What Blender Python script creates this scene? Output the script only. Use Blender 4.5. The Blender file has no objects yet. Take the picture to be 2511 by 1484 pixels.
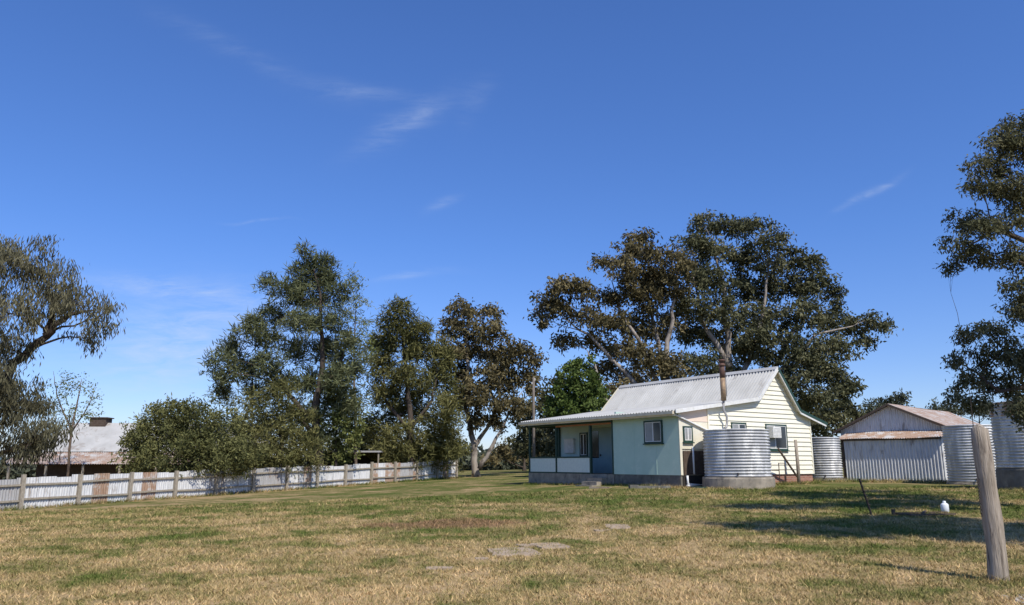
import bpy, math, random
import numpy as np
from mathutils import Vector, Matrix
random.seed(7); rng=np.random.default_rng(7)
scene=bpy.context.scene
COL=scene.collection
PITCH=math.radians(11.93); CP=math.cos(PITCH); SP=math.sin(PITCH); F=1860.0; EYE=1.6
# survey bearing -> world point at a true distance (sketch grid 2511 x 1484)
def sight(u,v,dist):
    yu=(742-v)/F; d=CP-yu*SP
    return Vector(((u-1255)/F/d*dist, dist, EYE+(SP+yu*CP)/d*dist))
def gh(x,y):
    x=np.asarray(x,dtype=float); y=np.asarray(y,dtype=float)
    s=np.clip((y-8)/26,0,1); s=s*s*(3-2*s)
    g=np.where(x<5,0.52-0.037*(5-np.maximum(x,-45)),0.52+0.006*(np.minimum(x,25)-5))
    g=g+0.006*(np.clip(y,35,75)-35)
    return s*g
def G(x,y): return float(gh(x,y))

# ------------------------------------------------------------------ mesh tools
class MB:
    def __init__(s): s.v=[]; s.f=[]; s.m=[] 
    def quad(s,a,b,c,d,mi=0):
        n=len(s.v); s.v+= [tuple(a),tuple(b),tuple(c),tuple(d)]; s.f.append((n,n+1,n+2,n+3)); s.m.append(mi)
    def poly(s,pts,mi=0):
        n=len(s.v); s.v+=[tuple(p) for p in pts]; s.f.append(tuple(range(n,n+len(pts)))); s.m.append(mi)
    def box(s,x0,x1,y0,y1,z0,z1,mi=0,mat=None):
        n=len(s.v)
        P=[(x0,y0,z0),(x1,y0,z0),(x1,y1,z0),(x0,y1,z0),(x0,y0,z1),(x1,y0,z1),(x1,y1,z1),(x0,y1,z1)]
        if mat is not None: P=[tuple(mat@Vector(p)) for p in P]
        s.v+=P
        for q in ((0,3,2,1),(4,5,6,7),(0,1,5,4),(1,2,6,5),(2,3,7,6),(3,0,4,7)):
            s.f.append(tuple(n+i for i in q)); s.m.append(mi)
    def beam(s,p0,p1,w,h,mi=0,up=Vector((0,0,1))):
        p0=Vector(p0);p1=Vector(p1); d=(p1-p0); L=d.length; d.normalize()
        sx=d.cross(up)
        if sx.length<1e-3: sx=Vector((1,0,0))
        sx.normalize(); u2=sx.cross(d)
        M=Matrix((( d.x,sx.x,u2.x,p0.x),(d.y,sx.y,u2.y,p0.y),(d.z,sx.z,u2.z,p0.z),(0,0,0,1)))
        s.box(0,L,-w/2,w/2,-h/2,h/2,mi,M)
    def tube(s,pts,rad,n=8,mi=0,wob=0.0):
        pts=[Vector(p) for p in pts]; base=len(s.v); k=len(pts)
        t=(pts[1]-pts[0]).normalized(); a=t.cross(Vector((0,0,1)))
        if a.length<0.05: a=Vector((1,0,0))
        a.normalize()
        for i,p in enumerate(pts):
            if i==0: t=pts[1]-pts[0]
            elif i==k-1: t=pts[-1]-pts[-2]
            else: t=pts[i+1]-pts[i-1]
            if t.length<1e-6: t=Vector((0,0,1))
            t.normalize(); a=(a-t*a.dot(t))
            if a.length<1e-4: a=t.orthogonal()
            a.normalize(); b=t.cross(a)
            for j in range(n):
                th=2*math.pi*j/n; r=rad[i]*(1+random.uniform(-wob,wob))
                s.v.append(tuple(p+(a*math.cos(th)+b*math.sin(th))*r))
        for i in range(k-1):
            for j in range(n):
                j2=(j+1)%n
                s.f.append((base+i*n+j,base+i*n+j2,base+(i+1)*n+j2,base+(i+1)*n+j)); s.m.append(mi)
        s.f.append(tuple(base+j for j in reversed(range(n)))); s.m.append(mi)
        s.f.append(tuple(base+(k-1)*n+j for j in range(n))); s.m.append(mi)
    def lathe(s,cx,cy,prof,n=64,mi=0,mif=None,jit=0.0):
        base=len(s.v); k=len(prof)
        for (r,z) in prof:
            for j in range(n):
                th=2*math.pi*j/n; rr=r+random.uniform(-jit,jit)
                s.v.append((cx+rr*math.cos(th),cy+rr*math.sin(th),z))
        for i in range(k-1):
            for j in range(n):
                j2=(j+1)%n
                s.f.append((base+i*n+j,base+i*n+j2,base+(i+1)*n+j2,base+(i+1)*n+j)); s.m.append(mi if mif is None else mif(i))
        s.f.append(tuple(base+(k-1)*n+j for j in range(n))); s.m.append(mi)
    def corr(s,o,a,b,pitch=0.09,amp=0.014,seg=6,rows=1,mi=0,sag=0.0):
        o=Vector(o);a=Vector(a);b=Vector(b); L=a.length; n=max(2,int(L/pitch*seg)); nrm=a.cross(b).normalized()
        base=len(s.v)
        for r in range(rows+1):
            for i in range(n+1):
                f=i/n; p=o+a*f+b*(r/rows)+nrm*(amp*math.sin(2*math.pi*f*L/pitch))
                if sag: p=p+nrm*(sag*math.sin(f*7.3+r*1.7))
                s.v.append(tuple(p))
        for r in range(rows):
            for i in range(n):
                q=base+r*(n+1)+i
                s.f.append((q,q+1,q+n+2,q+n+1)); s.m.append(mi)
def tag(o,label=None,category=None,group=None,kind=None):
    if label: o["label"]=label
    if category: o["category"]=category
    if group: o["group"]=group
    if kind: o["kind"]=kind
def obj(name,mb,mats,parent=None,smooth=False,origin=(0,0,0),**kw):
    me=bpy.data.meshes.new(name); ox,oy,oz=origin
    me.from_pydata([(x-ox,y-oy,z-oz) for x,y,z in mb.v],[],mb.f)
    if not isinstance(mats,(list,tuple)): mats=[mats]
    for m in mats: me.materials.append(m)
    me.polygons.foreach_set("material_index",mb.m)
    if smooth:
        me.polygons.foreach_set("use_smooth",[len(f)<=4 for f in mb.f])
    me.update()
    o=bpy.data.objects.new(name,me); COL.objects.link(o)
    if parent is not None: o.parent=parent
    else: o.location=origin
    tag(o,**kw); return o
def empty(name,loc,rotz=0,**kw):
    e=bpy.data.objects.new(name,None); e.empty_display_size=0.3; e.location=loc; e.rotation_euler=(0,0,rotz)
    COL.objects.link(e); tag(e,**kw); return e
def fastmesh(name,verts,nper,mat,parent=None,tint=None,loc=None,**kw):
    me=bpy.data.meshes.new(name); nv=len(verts); nf=nv//nper
    me.vertices.add(nv); me.vertices.foreach_set("co",verts.astype(np.float32).ravel())
    me.loops.add(nv); me.loops.foreach_set("vertex_index",np.arange(nv,dtype=np.int32))
    me.polygons.add(nf); me.polygons.foreach_set("loop_start",np.arange(0,nv,nper,dtype=np.int32))
    me.polygons.foreach_set("loop_total",np.full(nf,nper,dtype=np.int32))
    if tint is not None:
        at=me.attributes.new("tint",'FLOAT','POINT'); at.data.foreach_set("value",np.repeat(tint,nper).astype(np.float32))
    me.materials.append(mat); me.update(calc_edges=True)
    o=bpy.data.objects.new(name,me); COL.objects.link(o)
    if parent is not None: o.parent=parent
    if loc is not None: o.location=loc
    tag(o,**kw); return o

# ------------------------------------------------------------------ materials
def nm(name):
    m=bpy.data.materials.new(name); m.use_nodes=True; nt=m.node_tree; nt.nodes.clear()
    out=nt.nodes.new("ShaderNodeOutputMaterial"); return m,nt,out
def ramp(nt,stops):
    r=nt.nodes.new("ShaderNodeValToRGB"); els=r.color_ramp.elements
    while len(els)<len(stops): els.new(0.5)
    for e,(p,c) in zip(els,stops):
        e.position=p; e.color=(c[0],c[1],c[2],1) if isinstance(c,(tuple,list)) else (c,c,c,1)
    return r
def mixc(nt,fac,a,b,mode='MIX'):
    n=nt.nodes.new("ShaderNodeMix"); n.data_type='RGBA'; n.blend_type=mode
    for i,val in ((0,fac),(6,a),(7,b)):
        if hasattr(val,"links") or hasattr(val,"is_output"): nt.links.new(val,n.inputs[i])
        elif isinstance(val,(int,float)): n.inputs[i].default_value=val
        else: n.inputs[i].default_value=(val[0],val[1],val[2],1)
    return n.outputs[2]
def mth(nt,op,a,b=None,clamp=False):
    n=nt.nodes.new("ShaderNodeMath"); n.operation=op; n.use_clamp=clamp
    for i,val in enumerate((a,b)):
        if val is None: continue
        if isinstance(val,(int,float)): n.inputs[i].default_value=val
        else: nt.links.new(val,n.inputs[i])
    return n.outputs[0]
def noise_n(nt,vec,scale,detail=4,rough=0.55,dist=0.0):
    n=nt.nodes.new("ShaderNodeTexNoise"); n.inputs["Scale"].default_value=scale; n.inputs["Detail"].default_value=detail
    n.inputs["Roughness"].default_value=rough; n.inputs["Distortion"].default_value=dist
    if vec is not None: nt.links.new(vec,n.inputs["Vector"])
    return n.outputs[0]
def mapping(nt,vec,scale=(1,1,1),rot=(0,0,0)):
    n=nt.nodes.new("ShaderNodeMapping"); n.inputs["Scale"].default_value=scale; n.inputs["Rotation"].default_value=rot
    nt.links.new(vec,n.inputs["Vector"]); return n.outputs[0]
def mat(name,c1,c2=None,scale=4,rough=0.8,metal=0,bump=0,bscale=30,stretch=(1,1,1),c3=None,c3scale=1.2,c3amt=0.3,c3stretch=(1,1,1),spec=0.3):
    m,nt,out=nm(name); p=nt.nodes.new("ShaderNodeBsdfPrincipled"); nt.links.new(p.outputs[0],out.inputs[0])
    p.inputs["Roughness"].default_value=rough; p.inputs["Metallic"].default_value=metal; p.inputs["Specular IOR Level"].default_value=spec
    tc=nt.nodes.new("ShaderNodeTexCoord"); c2=c2 or tuple(x*0.75 for x in c1)
    n=noise_n(nt,mapping(nt,tc.outputs["Object"],stretch),scale,5,0.62)
    r=ramp(nt,[(0.33,c1),(0.67,c2)]); nt.links.new(n,r.inputs[0]); col=r.outputs[0]
    if c3:
        n3=noise_n(nt,mapping(nt,tc.outputs["Object"],c3stretch),c3scale,6,0.68,0.3)
        t=0.72-0.4*c3amt
        r3=ramp(nt,[(t-0.05,0.0),(t+0.06,1.0)]); nt.links.new(n3,r3.inputs[0])
        col=mixc(nt,r3.outputs[0],col,c3)
    nt.links.new(col,p.inputs["Base Color"])
    if bump:
        nb=noise_n(nt,mapping(nt,tc.outputs["Object"],stretch),bscale,4)
        b=nt.nodes.new("ShaderNodeBump"); b.inputs["Strength"].default_value=bump; b.inputs["Distance"].default_value=0.02
        nt.links.new(nb,b.inputs["Height"]); nt.links.new(b.outputs[0],p.inputs["Normal"])
    return m
def leafmat(name,dark,midc,light,trans=0.2,k=1.65):
    m,nt,out=nm(name); a=nt.nodes.new("ShaderNodeAttribute"); a.attribute_name="tint"
    dark,midc,light=[tuple(c*k for c in q) for q in (dark,midc,light)]
    r=ramp(nt,[(0.0,dark),(0.5,midc),(1.0,light)]); nt.links.new(a.outputs["Fac"],r.inputs[0])
    p=nt.nodes.new("ShaderNodeBsdfDiffuse")
    t=nt.nodes.new("ShaderNodeBsdfTranslucent"); mx=nt.nodes.new("ShaderNodeMixShader"); mx.inputs[0].default_value=trans
    nt.links.new(r.outputs[0],p.inputs["Color"]); nt.links.new(r.outputs[0],t.inputs["Color"])
    nt.links.new(p.outputs[0],mx.inputs[1]); nt.links.new(t.outputs[0],mx.inputs[2]); nt.links.new(mx.outputs[0],out.inputs[0])
    return m
def lawn_color(nt):
    g=nt.nodes.new("ShaderNodeNewGeometry"); sx=nt.nodes.new("ShaderNodeSeparateXYZ"); nt.links.new(g.outputs["Position"],sx.inputs[0])
    cb=nt.nodes.new("ShaderNodeCombineXYZ"); nt.links.new(sx.outputs[0],cb.inputs[0]); nt.links.new(sx.outputs[1],cb.inputs[1]); pos=cb.outputs[0]
    n1=noise_n(nt,pos,0.22,2); n2=noise_n(nt,pos,0.75,5,0.7,0.5); n3=noise_n(nt,pos,6.0,3,0.7)
    f=mth(nt,'ADD',mth(nt,'MULTIPLY',n1,0.70),mth(nt,'ADD',mth(nt,'MULTIPLY',n2,1.25),mth(nt,'MULTIPLY',n3,0.55)))
    mr=nt.nodes.new("ShaderNodeMapRange"); mr.inputs[1].default_value=10; mr.inputs[2].default_value=26; mr.inputs[3].default_value=-0.09; mr.inputs[4].default_value=0.10
    nt.links.new(sx.outputs[1],mr.inputs[0]); f=mth(nt,'ADD',f,mr.outputs[0])
    mr2=nt.nodes.new("ShaderNodeMapRange"); mr2.inputs[1].default_value=-5; mr2.inputs[2].default_value=-20; mr2.inputs[3].default_value=0; mr2.inputs[4].default_value=-0.13
    nt.links.new(sx.outputs[0],mr2.inputs[0]); f=mth(nt,'ADD',f,mr2.outputs[0])
    f=mth(nt,'SUBTRACT',f,0.65)
    r=ramp(nt,[(0.38,(0.47,0.335,0.18)),(0.54,(0.36,0.265,0.13)),(0.66,(0.21,0.185,0.072)),(0.80,(0.11,0.135,0.037))])
    nt.links.new(f,r.inputs[0]); col=r.outputs[0]
    dx=mth(nt,'DIVIDE',mth(nt,'ADD',sx.outputs[0],1.6),2.1); dy=mth(nt,'DIVIDE',mth(nt,'ADD',sx.outputs[1],-19.6),1.5)
    d=mth(nt,'ADD',mth(nt,'MULTIPLY',dx,dx),mth(nt,'MULTIPLY',dy,dy)); d=mth(nt,'ADD',d,mth(nt,'MULTIPLY',mth(nt,'SUBTRACT',n2,0.5),4.0))
    rd=ramp(nt,[(0.35,1.0),(1.0,0.0)]); nt.links.new(d,rd.inputs[0])
    col=mixc(nt,mth(nt,'MULTIPLY',rd.outputs[0],0.85),col,(0.23,0.14,0.08))
    return col,n3,pos
def groundmat():
    m,nt,out=nm("lawn_ground"); p=nt.nodes.new("ShaderNodeBsdfDiffuse"); nt.links.new(p.outputs[0],out.inputs[0])
    col,n3,pos=lawn_color(nt)
    nf=noise_n(nt,pos,26,4,0.75); rf=ramp(nt,[(0.3,0.4),(0.7,1.3)]); nt.links.new(nf,rf.inputs[0])
    col=mixc(nt,1.0,col,rf.outputs[0],'MULTIPLY'); nt.links.new(col,p.inputs["Color"])
    b=nt.nodes.new("ShaderNodeBump"); b.inputs["Strength"].default_value=0.8; b.inputs["Distance"].default_value=0.05
    nt.links.new(noise_n(nt,pos,12,4,0.75),b.inputs["Height"]); nt.links.new(b.outputs[0],p.inputs["Normal"]); return m
def blademat():
    m,nt,out=nm("grass_blades"); p=nt.nodes.new("ShaderNodeBsdfDiffuse"); nt.links.new(p.outputs[0],out.inputs[0])
    col,_,_=lawn_color(nt); a=nt.nodes.new("ShaderNodeAttribute"); a.attribute_name="tint"
    r=ramp(nt,[(0.0,(0.24,0.31,0.20)),(0.5,(0.58,0.58,0.55)),(1.0,(1.0,0.96,0.88))]); nt.links.new(a.outputs["Fac"],r.inputs[0])
    c=mixc(nt,1.0,col,r.outputs[0],'MULTIPLY'); c=mixc(nt,1.0,c,(1.85,1.85,1.85),'MULTIPLY')
    nt.links.new(c,p.inputs["Color"]); return m
def brickmat():
    m,nt,out=nm("red_brick"); p=nt.nodes.new("ShaderNodeBsdfPrincipled"); nt.links.new(p.outputs[0],out.inputs[0]); p.inputs["Roughness"].default_value=0.9
    tc=nt.nodes.new("ShaderNodeTexCoord"); s=nt.nodes.new("ShaderNodeSeparateXYZ"); nt.links.new(tc.outputs["Object"],s.inputs[0])
    c=nt.nodes.new("ShaderNodeCombineXYZ"); nt.links.new(mth(nt,'ADD',s.outputs[0],s.outputs[1]),c.inputs[0]); nt.links.new(s.outputs[2],c.inputs[1])
    b=nt.nodes.new("ShaderNodeTexBrick"); nt.links.new(c.outputs[0],b.inputs["Vector"]); b.inputs["Scale"].default_value=1.0
    b.inputs["Brick Width"].default_value=0.24; b.inputs["Row Height"].default_value=0.086; b.inputs["Mortar Size"].default_value=0.008
    b.inputs["Color1"].default_value=(0.26,0.10,0.065,1); b.inputs["Color2"].default_value=(0.38,0.18,0.11,1); b.inputs["Mortar"].default_value=(0.30,0.26,0.22,1)
    nt.links.new(b.outputs[0],p.inputs["Base Color"]); return m

M_ground=groundmat(); M_blade=blademat(); M_brick=brickmat()
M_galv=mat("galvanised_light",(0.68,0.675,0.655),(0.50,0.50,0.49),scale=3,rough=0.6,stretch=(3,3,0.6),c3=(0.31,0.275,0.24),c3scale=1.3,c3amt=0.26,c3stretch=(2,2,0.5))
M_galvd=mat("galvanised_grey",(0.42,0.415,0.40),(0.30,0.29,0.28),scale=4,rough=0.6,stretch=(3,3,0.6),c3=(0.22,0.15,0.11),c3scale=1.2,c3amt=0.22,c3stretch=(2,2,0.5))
M_rusty=mat("rusty_iron",(0.42,0.31,0.23),(0.26,0.15,0.09),scale=3,rough=0.8,stretch=(3,3,0.6),c3=(0.46,0.44,0.41),c3scale=2,c3amt=0.45)
M_rustroof=mat("rusty_roof_iron",(0.42,0.36,0.31),(0.27,0.15,0.09),scale=1.6,rough=0.7,c3=(0.46,0.45,0.43),c3scale=1.5,c3amt=0.4)
M_roof=mat("old_roof_iron",(0.48,0.475,0.445),(0.38,0.375,0.35),scale=0.9,rough=0.75,spec=0.15,stretch=(1,0.4,1),c3=(0.27,0.255,0.235),c3scale=1.3,c3amt=0.2,c3stretch=(1.6,0.4,1))
M_roofn=mat("pale_roof_iron",(0.47,0.465,0.44),(0.37,0.365,0.345),scale=0.9,rough=0.8,spec=0.15,c3=(0.28,0.25,0.22),c3scale=1.0,c3amt=0.3)
M_tank=mat("tank_iron",(0.50,0.50,0.49),(0.34,0.34,0.335),scale=2.2,rough=0.5,metal=0.12,stretch=(1,1,0.5),c3=(0.70,0.69,0.66),c3scale=1.6,c3amt=0.42,c3stretch=(1,1,0.35))
M_tankrust=mat("tank_rust",(0.36,0.21,0.12),(0.26,0.13,0.07),scale=3,rough=0.7,c3=(0.5,0.48,0.45),c3scale=2.2,c3amt=0.55,c3stretch=(1,1,0.4))
M_cream=mat("cream_weatherboard",(0.83,0.79,0.64),(0.77,0.725,0.57),scale=1.5,rough=0.6,stretch=(1,1,3),c3=(0.62,0.58,0.46),c3scale=2.5,c3amt=0.12)
M_creamf=mat("cream_sheet",(0.76,0.715,0.57),(0.66,0.61,0.475),scale=2,rough=0.7)
M_pink=mat("faded_pink_sheet",(0.72,0.585,0.47),(0.66,0.54,0.43),scale=3,rough=0.7)
M_blue=mat("mint_blue_sheet",(0.50,0.635,0.525),(0.44,0.58,0.475),scale=1.2,rough=0.7,c3=(0.54,0.65,0.54),c3scale=2,c3amt=0.3)
M_bluew=mat("pale_blue_wall",(0.52,0.64,0.57),(0.46,0.57,0.51),scale=1.5,rough=0.6)
M_bluedoor=mat("grey_blue_door",(0.28,0.39,0.39),(0.23,0.33,0.34),scale=2,rough=0.5)
M_panel=mat("pale_mint_panel",(0.68,0.73,0.64),(0.60,0.65,0.57),scale=8,rough=0.6)
M_dgreen=mat("dark_green_trim",(0.022,0.055,0.042),(0.03,0.065,0.05),scale=4,rough=0.45)
M_white=mat("white_paint",(0.74,0.73,0.69),(0.60,0.59,0.54),scale=5,rough=0.5)
M_fascia=mat("cream_fascia",(0.64,0.58,0.44),(0.52,0.46,0.34),scale=5,rough=0.6)
M_glass=mat("window_glass",(0.025,0.03,0.035),(0.04,0.045,0.05),scale=1,rough=0.08,spec=0.6)
M_curtain=mat("curtained_glass",(0.34,0.34,0.325),(0.26,0.27,0.26),scale=3,rough=0.3)
M_conc=mat("weathered_concrete",(0.36,0.31,0.24),(0.21,0.185,0.145),scale=2.5,rough=0.9,bump=0.5,c3=(0.13,0.115,0.10),c3scale=1.6,c3amt=0.3)
M_concd=mat("stained_concrete",(0.18,0.17,0.145),(0.105,0.10,0.085),scale=3,rough=0.9,bump=0.5,c3=(0.25,0.235,0.19),c3scale=2,c3amt=0.3)
M_slab=mat("flagstone",(0.42,0.33,0.24),(0.33,0.255,0.18),scale=4,rough=1,bump=0.4,spec=0.0,c3=(0.22,0.17,0.11),c3scale=3,c3amt=0.3)
M_wood=mat("grey_weathered_timber",(0.42,0.355,0.28),(0.24,0.20,0.15),scale=5,rough=0.95,spec=0.1,stretch=(6,6,0.5),bump=0.9,bscale=9,c3=(0.09,0.07,0.055),c3scale=3,c3amt=0.30,c3stretch=(9,9,0.6))
M_woodf=mat("fence_timber",(0.38,0.33,0.255),(0.235,0.20,0.15),scale=5,rough=0.9,stretch=(3,3,1))
M_wooddk=mat("dark_timber",(0.075,0.05,0.035),(0.11,0.085,0.065),scale=5,rough=0.9)
M_orange=mat("stained_rafter",(0.40,0.17,0.07),(0.30,0.12,0.05),scale=4,rough=0.7)
M_flue=mat("rusted_flue",(0.16,0.085,0.06),(0.10,0.06,0.045),scale=6,rough=0.7)
M_brass=mat("tarnished_flue",(0.36,0.25,0.14),(0.22,0.15,0.10),scale=5,rough=0.6,metal=0.2,stretch=(1,1,3))
M_iron=mat("dark_iron",(0.06,0.045,0.035),(0.03,0.025,0.022),scale=10,rough=0.7)
M_plastic=mat("white_plastic",(0.74,0.76,0.76),(0.68,0.70,0.70),scale=3,rough=0.35)
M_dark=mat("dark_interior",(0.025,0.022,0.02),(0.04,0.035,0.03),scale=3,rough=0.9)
M_barkd=mat("dark_bark",(0.095,0.075,0.058),(0.055,0.042,0.033),scale=5,rough=0.95,stretch=(3,3,0.6))
M_barkg=mat("gum_bark",(0.38,0.335,0.28),(0.20,0.165,0.135),scale=1.5,rough=0.8,stretch=(2,2,0.5),c3=(0.11,0.09,0.072),c3scale=1.0,c3amt=0.45)
M_barkr=mat("brown_bark",(0.17,0.125,0.09),(0.10,0.07,0.05),scale=2,rough=0.9,c3=(0.34,0.29,0.24),c3scale=0.8,c3amt=0.3)
M_pole=mat("pole_timber",(0.20,0.17,0.14),(0.14,0.12,0.1),scale=3,rough=0.9)
M_stone=mat("pale_gravel",(0.45,0.41,0.35),(0.3,0.27,0.23),scale=3,rough=0.9)
L_gum=leafmat("gum_leaves",(0.030,0.032,0.017),(0.066,0.068,0.036),(0.124,0.118,0.066))
L_gumr=leafmat("russet_gum_leaves",(0.034,0.030,0.015),(0.080,0.068,0.034),(0.140,0.114,0.057))
L_she=leafmat("sheoak_needles",(0.032,0.039,0.020),(0.074,0.082,0.040),(0.136,0.14,0.07))
L_she2=leafmat("olive_needles",(0.034,0.037,0.014),(0.082,0.080,0.030),(0.144,0.132,0.052))
L_bush=leafmat("olive_bush_leaves",(0.038,0.042,0.017),(0.090,0.091,0.036),(0.154,0.148,0.06))
L_green=leafmat("green_leaves",(0.026,0.040,0.010),(0.056,0.078,0.021),(0.10,0.125,0.04))
L_lime=leafmat("lime_leaves",(0.045,0.054,0.017),(0.105,0.115,0.038),(0.17,0.175,0.062))
L_pep=leafmat("pepper_leaves",(0.034,0.032,0.020),(0.073,0.069,0.041),(0.127,0.117,0.07))
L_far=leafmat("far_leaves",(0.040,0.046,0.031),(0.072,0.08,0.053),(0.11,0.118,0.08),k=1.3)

# ------------------------------------------------------------------ trees
def leaves(centers,tr,per,ll,lw,droop,tints):
    n=len(centers)*per
    c=np.repeat(centers,per,axis=0); t=np.repeat(tints,per)
    p=c+rng.normal(0,1,(n,3))*np.array([tr,tr,tr*0.75])*0.58
    d=rng.normal(0,1,(n,3)); d/=np.linalg.norm(d,axis=1)[:,None]
    d=d*(1-abs(droop))+np.array([0,0,-droop]); d/=(np.linalg.norm(d,axis=1)[:,None]+1e-6)
    q=rng.normal(0,1,(n,3)); s=np.cross(d,q); s/=(np.linalg.norm(s,axis=1)[:,None]+1e-6)
    L=ll*rng.uniform(0.6,1.35,n)[:,None]; W=lw*rng.uniform(0.7,1.3,n)[:,None]
    v=np.stack([p,p+d*L*0.45+s*W*0.5,p+d*L,p+d*L*0.45-s*W*0.5],axis=1).reshape(-1,3)
    return v,np.clip(t+rng.normal(0,0.14,n),0,1)
def C(lst,D,depth=0.6,dj=0.0,grow=1.08):
    out=[]
    for (u,v,ru,rv) in lst:
        d=D+random.uniform(-1,1)*depth*max(ru,rv)*D/1901*1.4+dj
        p=sight(u,v,d); out.append((p.x,p.y,p.z,ru*D/1880*grow,(ru+rv)/2*D/1880*1.05*grow,rv*D/1943*grow))
    return out
NQ=0
def tree(name,trunks,clumps,leafm,bark,tr,per,ll,lw,droop=0.3,k=3.0,shell=0.5,r0=0.4,twigs=5,label="",category="tree",D=None,group=None,brk=1.0):
    """trunks: list of point lists (world). clumps: (x,y,z,rx,ry,rz)."""
    global NQ
    b=trunks[0][0]; base=Vector((b[0],b[1],G(b[0],b[1])))
    root=empty(name,base,label=label,category=category,group=group)
    mb=MB(); nodes=[]
    for ti,tp in enumerate(trunks):
        pts=[Vector(p) for p in tp]
        if ti==0: pts[0]=base-Vector((0,0,0.15))
        fine=[]; 
        for i in range(len(pts)-1):
            for j in range(4): 
                q=pts[i].lerp(pts[i+1],j/4); 
                if i+j>0: q=q+Vector((random.uniform(-1,1),random.uniform(-1,1),0))*r0*0.35
                fine.append(q)
        fine.append(pts[-1]); m=len(fine); ra=r0 if ti==0 else r0*0.62
        rad=[ra*(1-0.85*i/(m-1)) for i in range(m)]; rad[0]*=1.35 if ti==0 else 1
        mb.tube(fine,rad,9,wob=0.08)
        nodes+= [(f,r) for f,r in zip(fine,rad)]
    V=[];T=[]
    for (x,y,z,rx,ry,rz) in clumps:
        c=Vector((x,y,z)); best=None;bd=1e9
        for (f,r) in nodes:
            dz=c.z-f.z; dd=(c-f).length+ (abs(dz)*1.5+2 if dz<0.2*(c-f).length else 0)
            if dd<bd: bd=dd;best=(f,r)
        f,r=best; L=(c-f).length
        mid=f.lerp(c,0.5)+Vector((random.uniform(-1,1)*L*0.1,random.uniform(-1,1)*L*0.1,L*random.uniform(-0.02,0.12)))
        rb=min(r*0.55,(0.022*L+0.02)*brk)
        q1=f.lerp(mid,0.5)+Vector((random.uniform(-1,1),random.uniform(-1,1),random.uniform(-1,1)))*L*0.04
        q2=mid.lerp(c,0.5)+Vector((random.uniform(-1,1),random.uniform(-1,1),random.uniform(-1,1)))*L*0.05
        br=[f,q1,mid,q2,c]; rr=[rb,rb*0.8,rb*0.62,rb*0.45,rb*0.3]
        mb.tube(br,rr,6)
        nodes+=[(mid,rr[2]),(q2,rr[3])]
        nt_=max(4,int(k*rx*rz/(tr*tr)))
        d=rng.normal(0,1,(nt_,3)); d/=np.linalg.norm(d,axis=1)[:,None]
        rad=rng.uniform(0,1,nt_)**(1/ (1+2*shell*1.6)); rad=rad*rng.uniform(0.75,1.28,nt_)
        cen=np.array([x,y,z])+d*rad[:,None]*np.array([rx,ry,rz])
        tb=random.uniform(-0.16,0.16)
        ti=np.clip(0.5+tb+rng.normal(0,0.17,nt_),0,1)
        v,t=leaves(cen,tr,per,ll,lw,droop,ti); V.append(v);T.append(t); NQ+=len(t)
        for j in range(min(twigs,nt_)):
            e=Vector(cen[j]); s0=q2.lerp(c,random.uniform(0,1)); m2=s0.lerp(e,0.5)+Vector((0,0,random.uniform(-0.1,0.15)*(e-s0).length))
            mb.tube([s0,m2,e],[rb*0.3,rb*0.2,rb*0.08],4)
    obj("trunk",mb,bark,parent=root,smooth=True,origin=tuple(base))
    V=np.concatenate(V)-np.array(base); T=np.concatenate(T)
    fastmesh("crown",V,4,leafm,parent=root,tint=T)
    return root
def S(pts,D): return [tuple(sight(u,v,D)) for (u,v) in pts]

# pepper tree
tree("pepper_tree",[S([(-70,1170),(-30,1010),(40,890),(110,825),(130,760),(120,680)],40),S([(-30,1010),(-60,850),(-40,720)],40),S([(110,825),(170,770),(230,760)],40)],
     C([(60,640,80,45),(0,670,80,70),(140,680,65,50),(190,740,60,50),(245,780,38,50),(100,740,70,45),(20,770,80,60),(-90,760,90,120),(-80,980,110,120),(30,1040,90,80),(100,1075,60,60),(-30,900,70,60),(60,970,60,45),(10,610,50,30),(90,600,35,25),(30,860,50,40),(0,960,80,60),(50,1100,80,50),(210,830,40,25),(170,720,50,40)],40,0.9),
     L_pep,M_barkd,0.45,46,0.34,0.06,0.65,k=2.9,shell=0.6,r0=0.36,twigs=12,label="weeping grey-green pepper tree leaning over the iron fence")
tree("bare_tree",[S([(170,1140),(175,1060),(190,980),(200,930)],47),S([(175,1060),(140,970),(130,910)],47),S([(175,1060),(215,1000),(235,950)],47)],
     C([(190,950,30,35),(225,970,22,30),(150,940,30,35),(215,1010,28,25),(130,990,35,30),(170,1020,40,30)],47),
     L_lime,M_barkr,0.3,12,0.16,0.07,0.2,k=2.2,r0=0.09,twigs=34,label="sparse half bare tree with new leaves beside the neighbouring house")
tree("round_bush",[S([(460,1150),(455,1100),(450,1050)],46)],
     C([(400,1060,75,60),(480,1045,85,60),(560,1080,65,65),(350,1090,45,60),(440,1120,110,50),(590,1120,50,45),(520,1125,90,45),(430,1020,60,35),(340,1125,40,40)],46,0.5,grow=1.0),
     L_bush,M_barkd,0.35,46,0.24,0.075,-0.15,k=4.2,shell=1.0,r0=0.2,twigs=3,label="large rounded olive green bush behind the iron fence",category="bush")
tree("leafy_shrub",[S([(690,1150),(690,1090),(680,1020)],50)],
     C([(660,1000,60,45),(700,1060,75,55),(640,1090,75,55),(730,1110,60,45),(610,1030,45,45),(690,960,40,30),(670,1130,70,30),(600,1120,40,35)],50,0.5),
     L_she2,M_barkd,0.4,42,0.36,0.065,-0.1,k=3.7,shell=0.8,r0=0.18,twigs=3,label="dense dark green shrub growing behind the iron fence",category="bush")
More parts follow.
